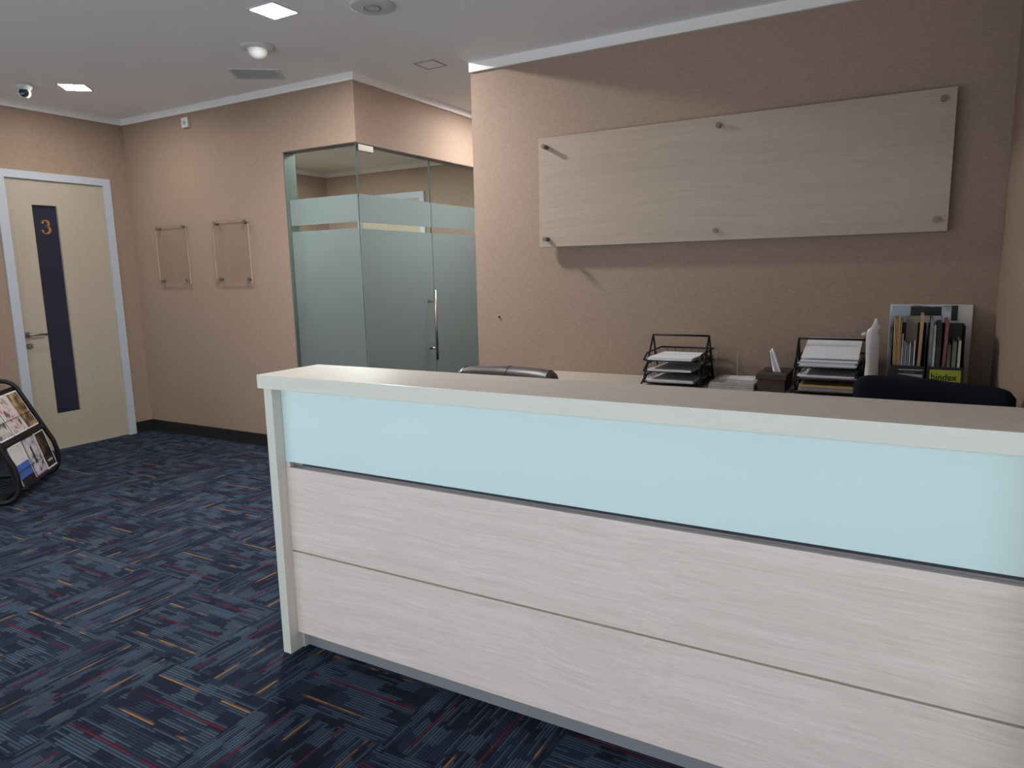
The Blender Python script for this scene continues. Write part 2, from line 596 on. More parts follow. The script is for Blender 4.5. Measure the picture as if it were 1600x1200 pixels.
# ================================================================== STRUCTURE
# ---- floor with carpet tiles
fl = solo('floor', MB().box(XD - .3, XE, YF - .1, YE + .1, -0.10, -0.006), 'subfloor',
          'dark blue striped carpet tile floor of the lobby', 'floor', kind='structure', keep=True)
T = 0.51
tile_cache = {}
def grid_cuts(o, lo, hi):
    k = math.floor((lo - o) / T)
    out = []
    while o + k * T < hi - 1e-6:
        a, b_ = max(lo, o + k * T), min(hi, o + (k + 1) * T)
        if b_ - a > 0.02:
            out.append((k, a, b_))
        k += 1
    return out
for (ix, x0, x1) in grid_cuts(-1.925, XD, 0.33):
    for (iy, y0, y1) in grid_cuts(1.568, YF, YB):
        along_x = (ix + iy) % 2 == 0
        w, h = x1 - x0 - .0008, y1 - y0 - .0008
        key = (round(w, 3), round(h, 3), along_x)
        if key not in tile_cache:
            lw, lh = (w, h) if along_x else (h, w)
            mb = MB()
            b_ = 0.0012
            zt, z0 = 0.006, 0.0
            vs = [(-lw/2, -lh/2, z0), (lw/2, -lh/2, z0), (lw/2, lh/2, z0), (-lw/2, lh/2, z0),
                  (-lw/2, -lh/2, zt - b_), (lw/2, -lh/2, zt - b_), (lw/2, lh/2, zt - b_), (-lw/2, lh/2, zt - b_),
                  (-lw/2 + b_, -lh/2 + b_, zt), (lw/2 - b_, -lh/2 + b_, zt), (lw/2 - b_, lh/2 - b_, zt), (-lw/2 + b_, lh/2 - b_, zt)]
            fs = [[0, 1, 5, 4], [1, 2, 6, 5], [2, 3, 7, 6], [3, 0, 4, 7], [4, 5, 9, 8], [5, 6, 10, 9], [6, 7, 11, 10], [7, 4, 8, 11], [8, 9, 10, 11], [3, 2, 1, 0]]
            mb.add(vs, fs)
            o = link_mesh('carpet_tile', mb, 'carpet', (0, 0, 0))
            tile_cache[key] = o.data
        else:
            o = bpy.data.objects.new('carpet_tile', tile_cache[key])
            COL.objects.link(o)
        o.location = ((x0 + x1) / 2, (y0 + y1) / 2, -0.006)
        if not along_x:
            o.rotation_euler = (0, 0, PI / 2)
        elif random.random() < .5:
            o.rotation_euler = (0, 0, PI)
        o.parent = fl

# ---- ceilings
struct('ceiling', MB().box(XD - .3, XG, YF - .1, YB + .06, ZC, ZC + .1).box(XG, XS + .02, YF - .1, YE + .1, ZC, ZC + .1), 'ceil',
       'smooth white lobby ceiling with recessed light panels', 'ceiling')
struct('ceiling_soffit', MB().box(XS, XE, YF - .1, YS + .06, ZS, ZC + .1), 'ceil',
       'lowered white ceiling over the reception desk', 'ceiling')
struct('ceiling_room', MB().box(XD - .3, XG - .1, YB + .1, YE + .1, 2.80, 2.9), 'ceil',
       'white ceiling of the small room behind the glass partition', 'ceiling')

# ---- walls
DY0, DY1, DZ = 3.105, 4.079, 2.4394     # outer door frame
struct('wall_left', MB().box(XD - .12, XD, YF, DY0 + .02, 0, ZC).box(XD - .12, XD, DY1 - .02, YE, 0, ZC)
       .box(XD - .12, XD, DY0 + .02, DY1 - .02, DZ - .02, ZC), 'wall', 'tan woven wallpaper wall around the numbered door', 'wall')
struct('wall_back', MB().box(XD, XGL, YB, YB + .12, 0, ZC), 'wall', 'tan woven wallpaper wall with two clear frames', 'wall')
struct('wall_bulkhead', MB().box(XGL, XG, YB, YB + .12, ZGL, ZC), 'wall', 'tan wallpaper bulkhead above the front glass panel', 'wall')
struct('wall_bulkhead_side', MB().box(XG - .12, XG, YB + .12, YE, ZGL, ZC), 'wall', 'tan wallpaper bulkhead above the glass door', 'wall')
struct('wall_sign', MB().box(XS, XR + .2, YS, YS + .12, 0, ZS).box(XS, XS + .12, YS + .12, YE, 0, ZC), 'wall',
       'tan woven wallpaper wall carrying the blank wooden sign board', 'wall')
struct('wall_right', MB().box(XR, XR + .2, 3.21, YS, 0, ZS).box(XR - .012, XR + .2, 1.70, 3.21, 0, ZS), 'wall',
       'tan wallpaper wall with a shallow pilaster at the right end of the desk', 'wall')
struct('wall_entry', MB().box(XR + .2, XE, 1.70, 1.82, 0, ZS), 'wall', 'tan wallpaper wall beside the entry right of the desk', 'wall')
struct('wall_far_right', MB().box(XE, XE + .12, YF, 1.82, 0, ZS), 'wall', 'tan wallpaper wall at the far right of the lobby', 'wall')
struct('wall_end', MB().box(XD - .12, XS + .2, YE, YE + .12, 0, ZC), 'wall', 'grey brown wall closing the glass room and corridor', 'wall')
# window wall behind the camera: solid piers, sill and head around openings
WZ0, WZ1 = 0.08, 2.15
WINS = [(-6.2, -4.4), (-4.3, -2.5), (-2.4, -0.9), (-0.8, 0.9), (1.0, 2.9)]  # left pair of openings added as fill for lobby ceiling and walls
mb = MB().box(XD - .12, WINS[0][0], YF - .15, YF, 0, ZC).box(WINS[0][0], XE, YF - .15, YF, 0, WZ0).box(WINS[0][0], XE, YF - .15, YF, WZ1, ZC)
for a, b_ in [(WINS[k][1], WINS[k + 1][0]) for k in range(len(WINS) - 1)] + [(WINS[-1][1], XE)]:
    mb.box(a, b_, YF - .15, YF, WZ0, WZ1)
struct('wall_front', mb, 'wall', 'tan wallpaper window wall behind the viewer', 'wall')
for k, (a, b_) in enumerate(WINS):
    w = thing('window_%d' % (k + 1), ['leftmost added fill window behind the viewer', 'added fill window second from the left behind the viewer', 'middle daylight window behind the viewer', 'daylight window right behind the viewer', 'rightmost daylight window behind the viewer'][k],
              'window', ((a + b_) / 2, YF - .08, WZ0), kind='structure')
    f = MB()
    for x in (a, (a + b_) / 2 - .025, b_ - .05):
        f.box(x, x + .05, YF - .11, YF - .05, WZ0, WZ1)
    f.box(a, b_, YF - .11, YF - .05, WZ0, WZ0 + .05).box(a, b_, YF - .11, YF - .05, WZ1 - .05, WZ1)
    part('window_frame', f, 'frame_wh', w)
    xm = (a + b_) / 2
    for xa, xb in ((a + .05, xm - .025), (xm + .025, b_ - .05)):
        part('window_pane', MB().add([(xa, YF - .08, WZ0 + .05), (xb, YF - .08, WZ0 + .05), (xb, YF - .08, WZ1 - .05), (xa, YF - .08, WZ1 - .05)], [[0, 1, 2, 3]]), 'acryl', w)
    portal('window_daylight', ((a + b_) / 2, YF - .16, (WZ0 + WZ1) / 2), (PI / 2, 0, 0), b_ - a, WZ1 - WZ0)

# ---- cornices, skirting
ct, cd = 0.0565, 0.02
struct('trim_1', MB().box(XD, XD + cd, YF, YB, ZC - ct, ZC).box(XD, XG + cd, YB - cd, YB, ZC - ct, ZC)
       .box(XG, XG + cd, YB, YE, ZC - ct, ZC), 'cornice', 'white cornice under the lobby ceiling', 'cornice')
struct('trim_2', MB().box(XS, XR, YS - cd, YS, ZS - .055, ZS).box(XR - cd - .012, XR, 1.7, YS, ZS - .055, ZS), 'cornice',
       'white cornice under the lowered ceiling above the sign', 'cornice')
struct('trim_3', MB().box(XD, XD + .02, YB + .12, YE, 2.745, 2.80).box(XD, XG - .12, YE - .02, YE, 2.745, 2.80), 'cornice',
       'white cornice inside the glass room', 'cornice')
sk = 0.013
struct('baseboard_left', MB().box(XD, XD + sk, DY1, YB, 0, .108).box(XD, XD + sk, YF, DY0, 0, .108), 'skirting',
       'black skirting board on the door wall', 'baseboard')
struct('baseboard_back', MB().box(XD, XGL, YB - sk, YB, 0, .108), 'skirting', 'black skirting board under the two clear wall frames', 'baseboard')

# ---- numbered door (in the left wall)
d = thing('door_1', 'pale maple door with narrow dark glass slot and gold number 3', 'door', (XD, (DY0 + DY1) / 2, 0), kind='structure')
LY0, LY1, LZ = 3.178, 4.0097, 2.3747
fr = MB().box(XD - .10, XD + .022, DY0, LY0, 0, DZ).box(XD - .10, XD + .022, LY1, DY1, 0, DZ).box(XD - .10, XD + .022, LY0, LY1, LZ, DZ)
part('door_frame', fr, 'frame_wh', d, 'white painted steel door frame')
st = MB().box(XD - .10, XD - .028, LY0, LY0 + .014, 0, LZ).box(XD - .10, XD - .028, LY1 - .014, LY1, 0, LZ)
SY0, SY1, SZ0, SZ1 = 3.375, 3.582, 0.329, 2.163
dx0, dx1 = XD - .045, XD + .002
leaf = MB().box(dx0, dx1, LY0 + .003, SY0, .006, LZ - .003).box(dx0, dx1, SY1, LY1 - .003, .006, LZ - .003)
leaf.box(dx0, dx1, SY0, SY1, .006, SZ0).box(dx0, dx1, SY0, SY1, SZ1, LZ - .003)
lf = part('door_leaf', leaf, 'door', d)
pane = part('glass_slot', MB().box(XD - .026, XD - .020, SY0, SY1, SZ0, SZ1), 'darkglass', d, 'dark narrow glass slot')
# number 3 as bent strokes with ball ends
num = MB()
def three(c_y, c_z, hgt):
    pts = []
    r1, r2 = hgt * .24, hgt * .29
    cz1, cz2 = c_z + hgt * .25, c_z - hgt * .22
    for k in range(15):
        t = math.radians(165 - k * (165 + 95) / 14)
        pts.append((c_y + r1 * .95 * math.cos(t), cz1 + r1 * math.sin(t), .4 + .75 * max(0, math.cos(t))))
    low = []
    for k in range(17):
        t = math.radians(95 - k * (95 + 165) / 16)
        low.append((c_y + r2 * .98 * math.cos(t), cz2 + r2 * math.sin(t), .4 + .8 * max(0, math.cos(t))))
    for chain in (pts, low):
        for (y0, z0, w0), (y1, z1, w1) in zip(chain[:-1], chain[1:]):
            L = math.hypot(y1 - y0, z1 - z0)
            ny, nz = -(z1 - z0) / L, (y1 - y0) / L
            a0, a1 = w0 * hgt * .09, w1 * hgt * .09
            q = [(y0 + ny * a0, z0 + nz * a0), (y0 - ny * a0, z0 - nz * a0), (y1 - ny * a1, z1 - nz * a1), (y1 + ny * a1, z1 + nz * a1)]
            num.prism(q, lambda u, v, dd: Vector((XD - .020 + dd, u, v)), 0, .005)
        y, z, _ = chain[0] if chain is pts else chain[-1]
        num.cyl((XD - .020, y + hgt * .03, z), (XD - .0145, y + hgt * .03, z), hgt * .085, 14)
three(3.478, 1.980, .115)
part('door_number', num, 'gold', d, 'gold number 3')
h = MB().cyl((XD, 3.208, 1.055), (XD + .010, 3.208, 1.055), .027, 24)
hd = part('handle_rose', h, 'brushed', d)
h = MB().tube([(XD + .008, 3.208, 1.055), (XD + .045, 3.208, 1.055), (XD + .054, 3.222, 1.054), (XD + .054, 3.26, 1.052), (XD + .052, 3.345, 1.048)], .0095, 12)
part('door_handle', h, 'brushed', d, 'brushed steel lever handle')
lk = part('lock_rose', MB().cyl((XD, 3.214, .956), (XD + .010, 3.214, .956), .026, 24), 'brushed', d)
part('lock_cylinder', MB().cyl((XD + .008, 3.214, .956), (XD + .014, 3.214, .956), .010, 16).box(XD + .012, XD + .016, 3.2125, 3.2155, .950, .962), 'chrome', lk)

# ---- glass partition
g = thing('glass_panel', 'fixed frosted glass panel left of the glass corner', 'glass panel', ((XGL + XG) / 2, YB + .05, 0))
def pane_faces(mb, x0, x1, y0, y1, z0, z1, axis):
    o = len(mb.f)
    mb.box(x0, x1, y0, y1, z0, z1)
    for i in range(o, len(mb.f)):
        vs = [mb.v[k] for k in mb.f[i]]
        n = (vs[1] - vs[0]).cross(vs[2] - vs[1])
        big = abs(n['xyz'.index(axis)]) / n.length > .5
        mb.mi[i] = 0 if big else 1
    return mb
GT = .012
gy0, gy1 = YB + .004, YB + .004 + GT
part('glass_pane', pane_faces(MB(), XGL + .004, XG - .016, gy0, gy1, .005, ZGL - .004, 'y'), ['glass', 'glassedge'], g)
part('frosted_band', MB().box(XGL + .045, XG - .018, gy0 - .0012, gy0 - .0002, 1.915, 2.123), 'frost', g, 'upper frosted film band')
part('frosted_sheet', MB().box(XGL + .045, XG - .018, gy0 - .0012, gy0 - .0002, .006, 1.866), 'frost', g, 'lower frosted film')
part('head_channel', MB().box(XGL, XG - .032, YB - .002, YB + .03, ZGL - .006, ZGL + .001), 'channel', g)
part('side_channel', MB().box(XGL, XGL + .012, YB - .001, YB + .12, 0, ZGL), 'jamb', g)
# swing door: hinged on the corner, long bar handle at its free edge
YDS = 5.2099
gd = thing('glass_door', 'frosted glass swing door with long vertical bar handle', 'glass door', (XG, (YB + YDS) / 2, 0))
gx0, gx1 = XG - .004 - GT, XG - .004
part('glass_pane', pane_faces(MB(), gx0, gx1, YB + .004, YDS - .003, .008, ZGL - .006, 'x'), ['glass', 'glassedge'], gd)
part('frosted_band', MB().box(gx1 + .0002, gx1 + .0012, YB + .006, YDS - .004, 1.909, 2.123), 'frost', gd)
part('frosted_sheet', MB().box(gx1 + .0002, gx1 + .0012, YB + .006, YDS - .004, .010, 1.860), 'frost', gd)
part('patch_fitting', MB().box(gx0 - .01, gx1 + .012, YB + .018, YB + .19, ZGL - .062, ZGL - .012, .003), 'brushed', gd, 'brushed steel top patch hinge')
hb = part('bar_handle', MB().cyl((XG + .062, 5.133, .735), (XG + .062, 5.133, 1.360), .0125, 18), 'brushed', gd, 'brushed steel bar handle')
for z in (.84, 1.259):
    part('handle_post', MB().cyl((gx1, 5.118, z), (XG + .062, 5.133, z), .010, 14).cyl((gx1, 5.118, z), (gx1 + .006, 5.118, z), .016, 16), 'brushed', hb)
gs = thing('side_glass_panel', 'fixed frosted glass panel beyond the bar handle beside the sign wall', 'glass panel', (XG, (YDS + YE) / 2, 0))
part('glass_pane', pane_faces(MB(), gx0, gx1, YDS + .002, YE, .005, ZGL - .004, 'x'), ['glass', 'glassedge'], gs)
part('frosted_band', MB().box(gx1 + .0002, gx1 + .0012, YDS + .004, YE, 1.909, 2.123), 'frost', gs)
part('frosted_sheet', MB().box(gx1 + .0002, gx1 + .0012, YDS + .004, YE, .006, 1.860), 'frost', gs)
struct('trim_4', MB().box(XG - .03, XG + .002, YB, YE, ZGL - .006, ZGL + .001), 'channel', 'slim grey metal head channel above the glass door', 'channel')
# doorway added on the end wall for the white lines in the glass
dd = thing('door_2', 'added white framed doorway behind the clear glass strip', 'door', (-5.6, YE, 0), kind='structure')
part('door_frame', MB().box(-6.12, -6.05, YE - .03, YE, 0, 2.47).box(-5.15, -5.08, YE - .03, YE, 0, 2.47).box(-6.05, -5.15, YE - .03, YE, 2.40, 2.47), 'frame_wh', dd)
part('door_leaf', MB().box(-6.05, -5.15, YE - .015, YE - .001, .005, 2.40), 'door', dd)

# ================================================================== LIGHTS AND CEILING FITTINGS
def ceiling_panel(loc, rotz, size, label, mat='panel_on', group='square recessed ceiling lights'):
    t = thing('ceiling_light', label, 'ceiling light', loc, rotz, group, local=True)
    s = size / 2
    f = MB()
    for (a, b_, c, d_) in ((-s, s, -s, -s + .012), (-s, s, s - .012, s), (-s, -s + .012, -s + .012, s - .012), (s - .012, s, -s + .012, s - .012)):
        f.box(a, b_, c, d_, -.006, 0)
    part('light_frame', f, 'white_pl', t)
    part('diffuser', MB().box(-s + .012, s - .012, -s + .012, s - .012, -.004, -.001), mat, t, 'glowing white diffuser')
    return t
ceiling_panel((-3.268, 3.085, ZC), 0, .205, 'bright square ceiling light panel nearest the desk')
ceiling_panel((-5.80, 3.378, ZC), math.radians(-47), .205, 'small square ceiling light panel beside the security camera', 'panel_dim')
ceiling_panel((-3.05, 5.75, ZC), 0, .20, 'square ceiling light panel over the corridor behind the sign wall', 'panel_mid')
ceiling_panel((-4.40, 4.95, 2.80), 0, .26, 'square ceiling light panel inside the glass room near the glass', 'panel_mid')
ceiling_panel((-5.80, 5.20, 2.80), 0, .26, 'added fill light panel deep inside the glass room', 'panel_mid')  # unseen panel added to brighten the room behind the clear glass
ceiling_panel((-5.80, .70, ZC), 0, .205, 'square ceiling light panel on the left side behind the viewer', 'panel_dim')

# dome fixture
t = thing('ceiling_dome', 'white dome shaped ceiling fixture between light panel and air grille', 'ceiling fixture', (-3.85, 3.47, ZC))
part('rim', MB().lathe([(0, 0), (.105, 0), (.108, -.006), (.10, -.014), (.07, -.022), (0, -.022)], (-3.85, 3.47, ZC)), 'white_pl', t)
part('dome', MB().lathe([(.066, -.018)] + [(.064 * math.cos(a), -.030 - .055 * math.sin(a)) for a in [k * PI / 20 for k in range(11)]], (-3.85, 3.47, ZC)), 'white_pl', t)

# air grille
gr = thing('air_grille', 'slatted air grille in the ceiling behind the dome fixture', 'air grille', (-4.354, 3.905, ZC), math.radians(37), local=True)
f = MB()
for (a, b_, c, d_) in ((-.18, .18, -.13, -.105), (-.18, .18, .105, .13), (-.18, -.155, -.105, .105), (.155, .18, -.105, .105)):
    f.box(a, b_, c, d_, -.007, 0)
part('grille_frame', f, 'white_pl', gr)
part('grille_back', MB().box(-.155, .155, -.105, .105, -.0015, 0), 'channel', gr)
sl = None
for k in range(8):
    y = -.092 + k * .0263
    mt4 = Matrix.Translation((0, y, -.005)) @ Matrix.Rotation(math.radians(55), 4, 'X')
    part('slat', MB().box(-.155, .155, -.006, .006, -.001, .001, M4=mt4), 'white_pl', gr)

# round speaker plate
sp_ = thing('ceiling_speaker', 'round white speaker in the lowered ceiling at the top edge of the picture', 'speaker', (-2.285, 2.765, ZS))
part('plate', MB().lathe([(0, 0), (.108, 0), (.105, -.007), (.09, -.010), (0, -.010)], (-2.285, 2.765, ZS), 36), 'white_pl', sp_)
part('centre_ring', MB().lathe([(.042, -.009), (.042, -.014), (.034, -.014), (.034, -.009)], (-2.285, 2.765, ZS), 30), 'grey_pl', sp_)
# access hatch
ha = thing('access_hatch', 'small square access hatch in the corridor ceiling', 'access hatch', (-3.145, 4.43, ZC))
f = MB()
s = .088
for (a, b_, c, d_) in ((-s, s, -s, -s + .010), (-s, s, s - .010, s), (-s, -s + .010, -s + .010, s - .010), (s - .010, s, -s + .010, s - .010)):
    f.box(-3.145 + a, -3.145 + b_, 4.43 + c, 4.43 + d_, ZC - .005, ZC)
part('hatch_frame', f, 'grey_pl', ha)
part('hatch_panel', MB().box(-3.145 - s + .012, -3.145 + s - .012, 4.43 - s + .012, 4.43 + s - .012, ZC - .003, ZC), 'ceil', ha)
# security camera
cc = (-6.04, 3.12, ZC)
cv = thing('security_camera', 'white dome security camera on the ceiling above the door', 'security camera', cc)
part('base', MB().lathe([(0, 0), (.062, 0), (.062, -.018), (.052, -.034), (.045, -.045), (0, -.045)], cc), 'white_pl', cv)
look = Vector((6.04, -3.12, -1.1)).normalized()
R4 = look.to_track_quat('Z', 'Y').to_matrix().to_4x4()
ball = [(.046 * math.sin(a), .046 * math.cos(a)) for a in [PI - k * (PI - .75) / 14 for k in range(15)]]
bo = part('eyeball', MB().lathe(ball + [(.030, .030)], (cc[0], cc[1], ZC - .062), M4=R4), 'white_pl', cv)
part('lens', MB().lathe([(.032, .0345), (.030, .0355), (.015, .0385), (0, .039)], (cc[0], cc[1], ZC - .062), M4=R4), 'lens', bo, 'dark camera lens')
# wall sensor
se = thing('wall_sensor', 'small white sensor box high on the wall above the clear frames', 'sensor', (-5.684, YB, 2.822))
part('housing', MB().box(-5.727, -5.641, YB - .03, YB, 2.826, 2.912, .004), 'white_pl', se)
part('sensor_eye', MB().cyl((-5.684, YB - .034, 2.866), (-5.684, YB - .029, 2.866), .017, 20), 'grey_pl', se)

# ================================================================== WALL FRAMES
def acrylic_frame(x0, x1, z0, z1, pins, label):
    t = thing('acrylic_frame', label, 'wall frame', ((x0 + x1) / 2, YB, z0), group='clear acrylic frames on the back wall')
    for nm, ya in (('front_sheet', YB - .034), ('back_sheet', YB - .027)):
        part(nm, pane_faces(MB(), x0, x1, ya, ya + .004, z0, z1, 'y'), ['acryl', 'acryledge'], t)
    for (x, z) in pins:
        so = part('standoff', MB().cyl((x, YB, z), (x, YB - .023, z), .010, 14), 'brushed', t)
        part('standoff_cap', MB().cyl((x, YB - .034, z), (x, YB - .044, z), .0155, 18).cyl((x, YB - .034, z), (x, YB - .018, z), .006, 8), 'brushed', so)
acrylic_frame(-6.243, -5.797, 1.462, 1.998, [(-6.205, 1.972), (-5.835, 1.976), (-6.205, 1.490), (-5.835, 1.490)],
              'empty clear acrylic frame on standoffs nearer the door')
acrylic_frame(-5.430, -4.975, 1.458, 2.003, [(-5.388, 1.977), (-5.010, 1.975), (-5.388, 1.494), (-5.010, 1.490)],
              'empty clear acrylic frame on standoffs nearer the glass partition')

# ================================================================== SIGN BOARD
YSG = 3.736
sb = thing('sign_board', 'long blank pale wood sign board on the tan wall above the desk', 'sign board', (-0.9, YS, 1.638))
part('board', MB().box(-1.918, .123, YSG, YSG + .025, 1.640, 2.253, .0012), 'sign', sb)
for (x, z, hl) in [(-1.862, 2.198, .045), (-.893, 2.206, .018), (.074, 2.206, .020), (-1.862, 1.684, .045), (-.899, 1.690, .006), (.076, 1.692, .020)]:
    b0 = part('standoff', MB().cyl((x, YSG, z), (x, YSG - hl, z), .0120, 20), 'cap', sb)
    part('standoff_cap', MB().cyl((x, YSG - hl, z), (x, YSG - hl - .004, z), .0132, 20).cyl((x, YSG - hl - .003, z), (x, YSG - hl - .006, z), .008, 14), 'cap', b0)
for x in (-1.5, -.35):
    part('spacer', MB().box(x - .05, x + .05, YSG + .025, YS, 1.75, 2.14), 'black_pl', sb)
solo('wall_screw', MB().cyl((-2.24, YS, 1.225), (-2.24, YS - .008, 1.225), .006, 10), 'black_mt', 'tiny dark screw in the tan wall left below the sign', 'screw')

# ================================================================== RECEPTION COUNTER
XC0, XC1 = -2.131, .318
ZT, ZB = 1.1363, 1.0841
rc = thing('reception_counter', 'long reception counter with pale wood front and blue glass fascia', 'reception counter', ((XC0 + XC1) / 2, 1.95, 0))
top = MB()
o0 = len(top.f)
top.box(-2.1507, XC1, 1.8169, 2.1379, ZB, ZT, .0012)
for i in range(o0, len(top.f)):
    vs = [top.v[k] for k in top.f[i]]
    n = (vs[1] - vs[0]).cross(vs[2] - vs[1])
    top.mi[i] = 0 if abs(n.z) / n.length > .9 else 1
part('countertop', top, ['c_top', 'c_edge'], rc, 'pale laminate countertop')
YP, YQ, YK = 1.8287, 1.8735, 1.9194
ep = MB()
ep.box(XC0, XC0 + .0416, YP, 2.10, 0, ZB, .001)
for i in range(len(ep.f)):
    vs = [ep.v[k] for k in ep.f[i]]
    n = (vs[1] - vs[0]).cross(vs[2] - vs[1])
    ep.mi[i] = 1 if abs(n.y) / n.length > .9 else 0
part('end_panel', ep, ['c_post', 'c_postedge'], rc, 'pale wood end panel')
xi = XC0 + .0416
part('glass_fascia', MB().box(xi + .001, XC1, YQ, YQ + .012, .7904, ZB, .0008), 'backglass', rc, 'pale blue glass fascia')
part('chrome_strip', MB().box(xi + .018, XC1, YQ + .020, YQ + .026, .7640, .7940), 'chrome', rc, 'polished metal strip')
part('strip_block', MB().box(xi, xi + .018, YQ + .004, YQ + .026, .7680, .7900), 'c_post', rc)
part('front_panel', MB().box(xi, XC1, YQ, YQ + .022, .4278, .7675, .0012), 'c_wood', rc)
part('front_panel', MB().box(xi, XC1, YQ, YQ + .022, .0762, .4206, .0012), 'c_wood', rc)
part('panel_groove', MB().box(xi, XC1, YQ + .006, YQ + .022, .4206, .4278), 'groove', rc)
part('toe_kick', MB().box(xi + .001, XC1, YK, YK + .012, 0, .080), 'kick', rc, 'brushed metal toe kick')
part('carcass', MB().box(xi + .001, XC1, YQ + .0262, 2.06, .080, ZB - .001).box(xi + .001, XC1, YK + .012, 2.06, 0.001, .080), 'c_post', rc)
part('corner_block', MB().box(xi + .0005, xi + .008, YQ + .023, YK, .001, .072), 'white_pl', rc)

# ================================================================== CREDENZA
ZCR = .905
cr = thing('credenza', 'long pale credenza along the wall under the sign', 'credenza', (-.8, 3.58, 0))
part('worktop', MB().box(-1.93, XR - .013, 3.36, YS - .001, ZCR - .03, ZCR, .001), 'cred', cr)
part('body', MB().box(-1.91, XR - .015, 3.395, YS - .002, .06, ZCR - .03).box(-1.89, XR - .03, 3.43, YS - .01, 0, .06), 'cred', cr)
n = 5
w = (XR - .015 + 1.91) / n
for k in range(n):
    x = -1.91 + k * w
    dr = part('cabinet_door', MB().box(x + .002, x + w - .002, 3.377, 3.394, .065, ZCR - .035, .001), 'cred', cr)
    part('pull', MB().box(x + w - .05, x + w - .038, 3.358, 3.377, .62, .74, .002), 'brushed', dr)

# ================================================================== DESK THINGS
def letter_tray(dx, label):
    t = thing('letter_tray', label, 'letter tray', (-1.045 + dx, 3.62, ZCR), group='black three-tier letter trays')
    xl, xr = -1.195 + dx, -.897 + dx
    for x, s_ in ((xl, -1), (xr, 1)):
        f = MB()
        ap = (x, 3.65, 1.153)
        f.tube([(x + .006 * s_, 3.478, ZCR + .006), (x, 3.50, ZCR + .03), (x, 3.56, 1.02), ap], .0052, 8)
        f.tube([ap, (x, 3.70, 1.03), (x, 3.762, ZCR + .006)], .0052, 8)
        f.tube([(x, 3.50, ZCR + .012), (x, 3.762, ZCR + .012)], .004, 8)
        part('side_frame', f, 'black_mt', t)
    part('top_bar', MB().tube([(xl, 3.65, 1.153), (xr, 3.65, 1.153)], .0052, 8), 'black_mt', t)
    for z in (.918, .975, 1.032):
        f = MB().box(xl + .010, xr - .010, 3.482, 3.772, z, z + .0025)
        f.tube([(xl + .008, 3.478, z + .003), (xr - .008, 3.478, z + .003), (xr - .008, 3.776, z + .003), (xl + .008, 3.776, z + .003)], .0034, 6, closed=True)
        f.tube([(xl + .006, 3.478, z + .005), (xl + .006, 3.53, z + .036), (xl + .006, 3.776, z + .043), (xr - .006, 3.776, z + .043), (xr - .006, 3.53, z + .036), (xr - .006, 3.478, z + .005)], .0045, 8)
        for x in (xl + .007, xr - .007):
            for y in (3.55, 3.60, 3.65, 3.70, 3.74):
                f.cyl((x, y, z + .003), (x, y, z + .039), .0014, 6)
        for k in range(1, 7):
            x = xl + (xr - xl) * k / 7
            f.cyl((x, 3.776, z + .003), (x, 3.776, z + .042), .0014, 6)
        part('tray', f, 'black_mt', t)
letter_tray(0, 'black three-tier letter tray holding neat white paper')
letter_tray(.732, 'black three-tier letter tray with overflowing documents beside the plastic roll')

def sheets(x0, x1, y0, y1, z0, layers, label, cat='paper', rot=0.0, tilt=0.0, name='paper_stack', group=None):
    """a pile: list of (material, thickness, dx, dy)"""
    mb = MB(); mats = []
    z = z0
    cx, cy = (x0 + x1) / 2, (y0 + y1) / 2
    R = Matrix.Translation((cx, cy, z0)) @ Matrix.Rotation(rot, 4, 'Z') @ Matrix.Rotation(tilt, 4, 'X') @ Matrix.Translation((-cx, -cy, -z0))
    for (mt, th, ox, oy) in layers:
        if mt not in mats: mats.append(mt)
        mb.box(x0 + ox, x1 + ox, y0 + oy, y1 + oy, z, z + th - .0003, mi=mats.index(mt), M4=R)
        z += th
    return solo(name, mb, mats, label, cat, group)
PG = 'paper stacks in the letter trays'
sheets(-1.172, -.942, 3.484, 3.764, 1.036, [('paper', .010, 0, 0), ('paper', .006, .004, .003)], 'thick white paper stack on the top tier of the neat tray', group=PG)
sheets(-1.172, -.945, 3.484, 3.764, .979, [('paper', .008, 0, 0), ('paper', .004, .003, 0)], 'white paper stack on the middle tier of the neat tray', group=PG)
sheets(-1.176, -.935, 3.484, 3.764, .922, [('paper2', .008, .004, 0), ('paper', .008, 0, 0)], 'white paper stack on the bottom tier of the neat tray', group=PG)
sheets(-.440, -.200, 3.484, 3.764, 1.036, [('paper2', .007, 0, 0), ('paper', .008, .006, -.004), ('paper2', .006, -.004, 0), ('bluepaper', .004, .004, .004), ('paper', .008, .008, .006)],
       'uneven paper stack on the top tier of the overflowing tray', group=PG)
sheets(-.432, -.190, 3.50, 3.768, 1.109, [('paper', .006, 0, 0)], 'white sheet tilted up on the overflowing tray', tilt=math.radians(15), name='document', cat='document')
sheets(-.440, -.200, 3.488, 3.758, .979, [('maroon', .006, .012, 0), ('bluepaper', .006, .006, 0), ('paper', .008, -.004, -.004)], 'white papers over a maroon folder on the middle tier', group=PG)
sheets(-.440, -.200, 3.488, 3.758, .922, [('tan', .005, 0, 0), ('bluepaper', .010, .002, 0), ('greyfile', .004, 0, 0), ('manila', .012, .006, -.004)], 'manila folder over pale blue papers on the bottom tier', group=PG)

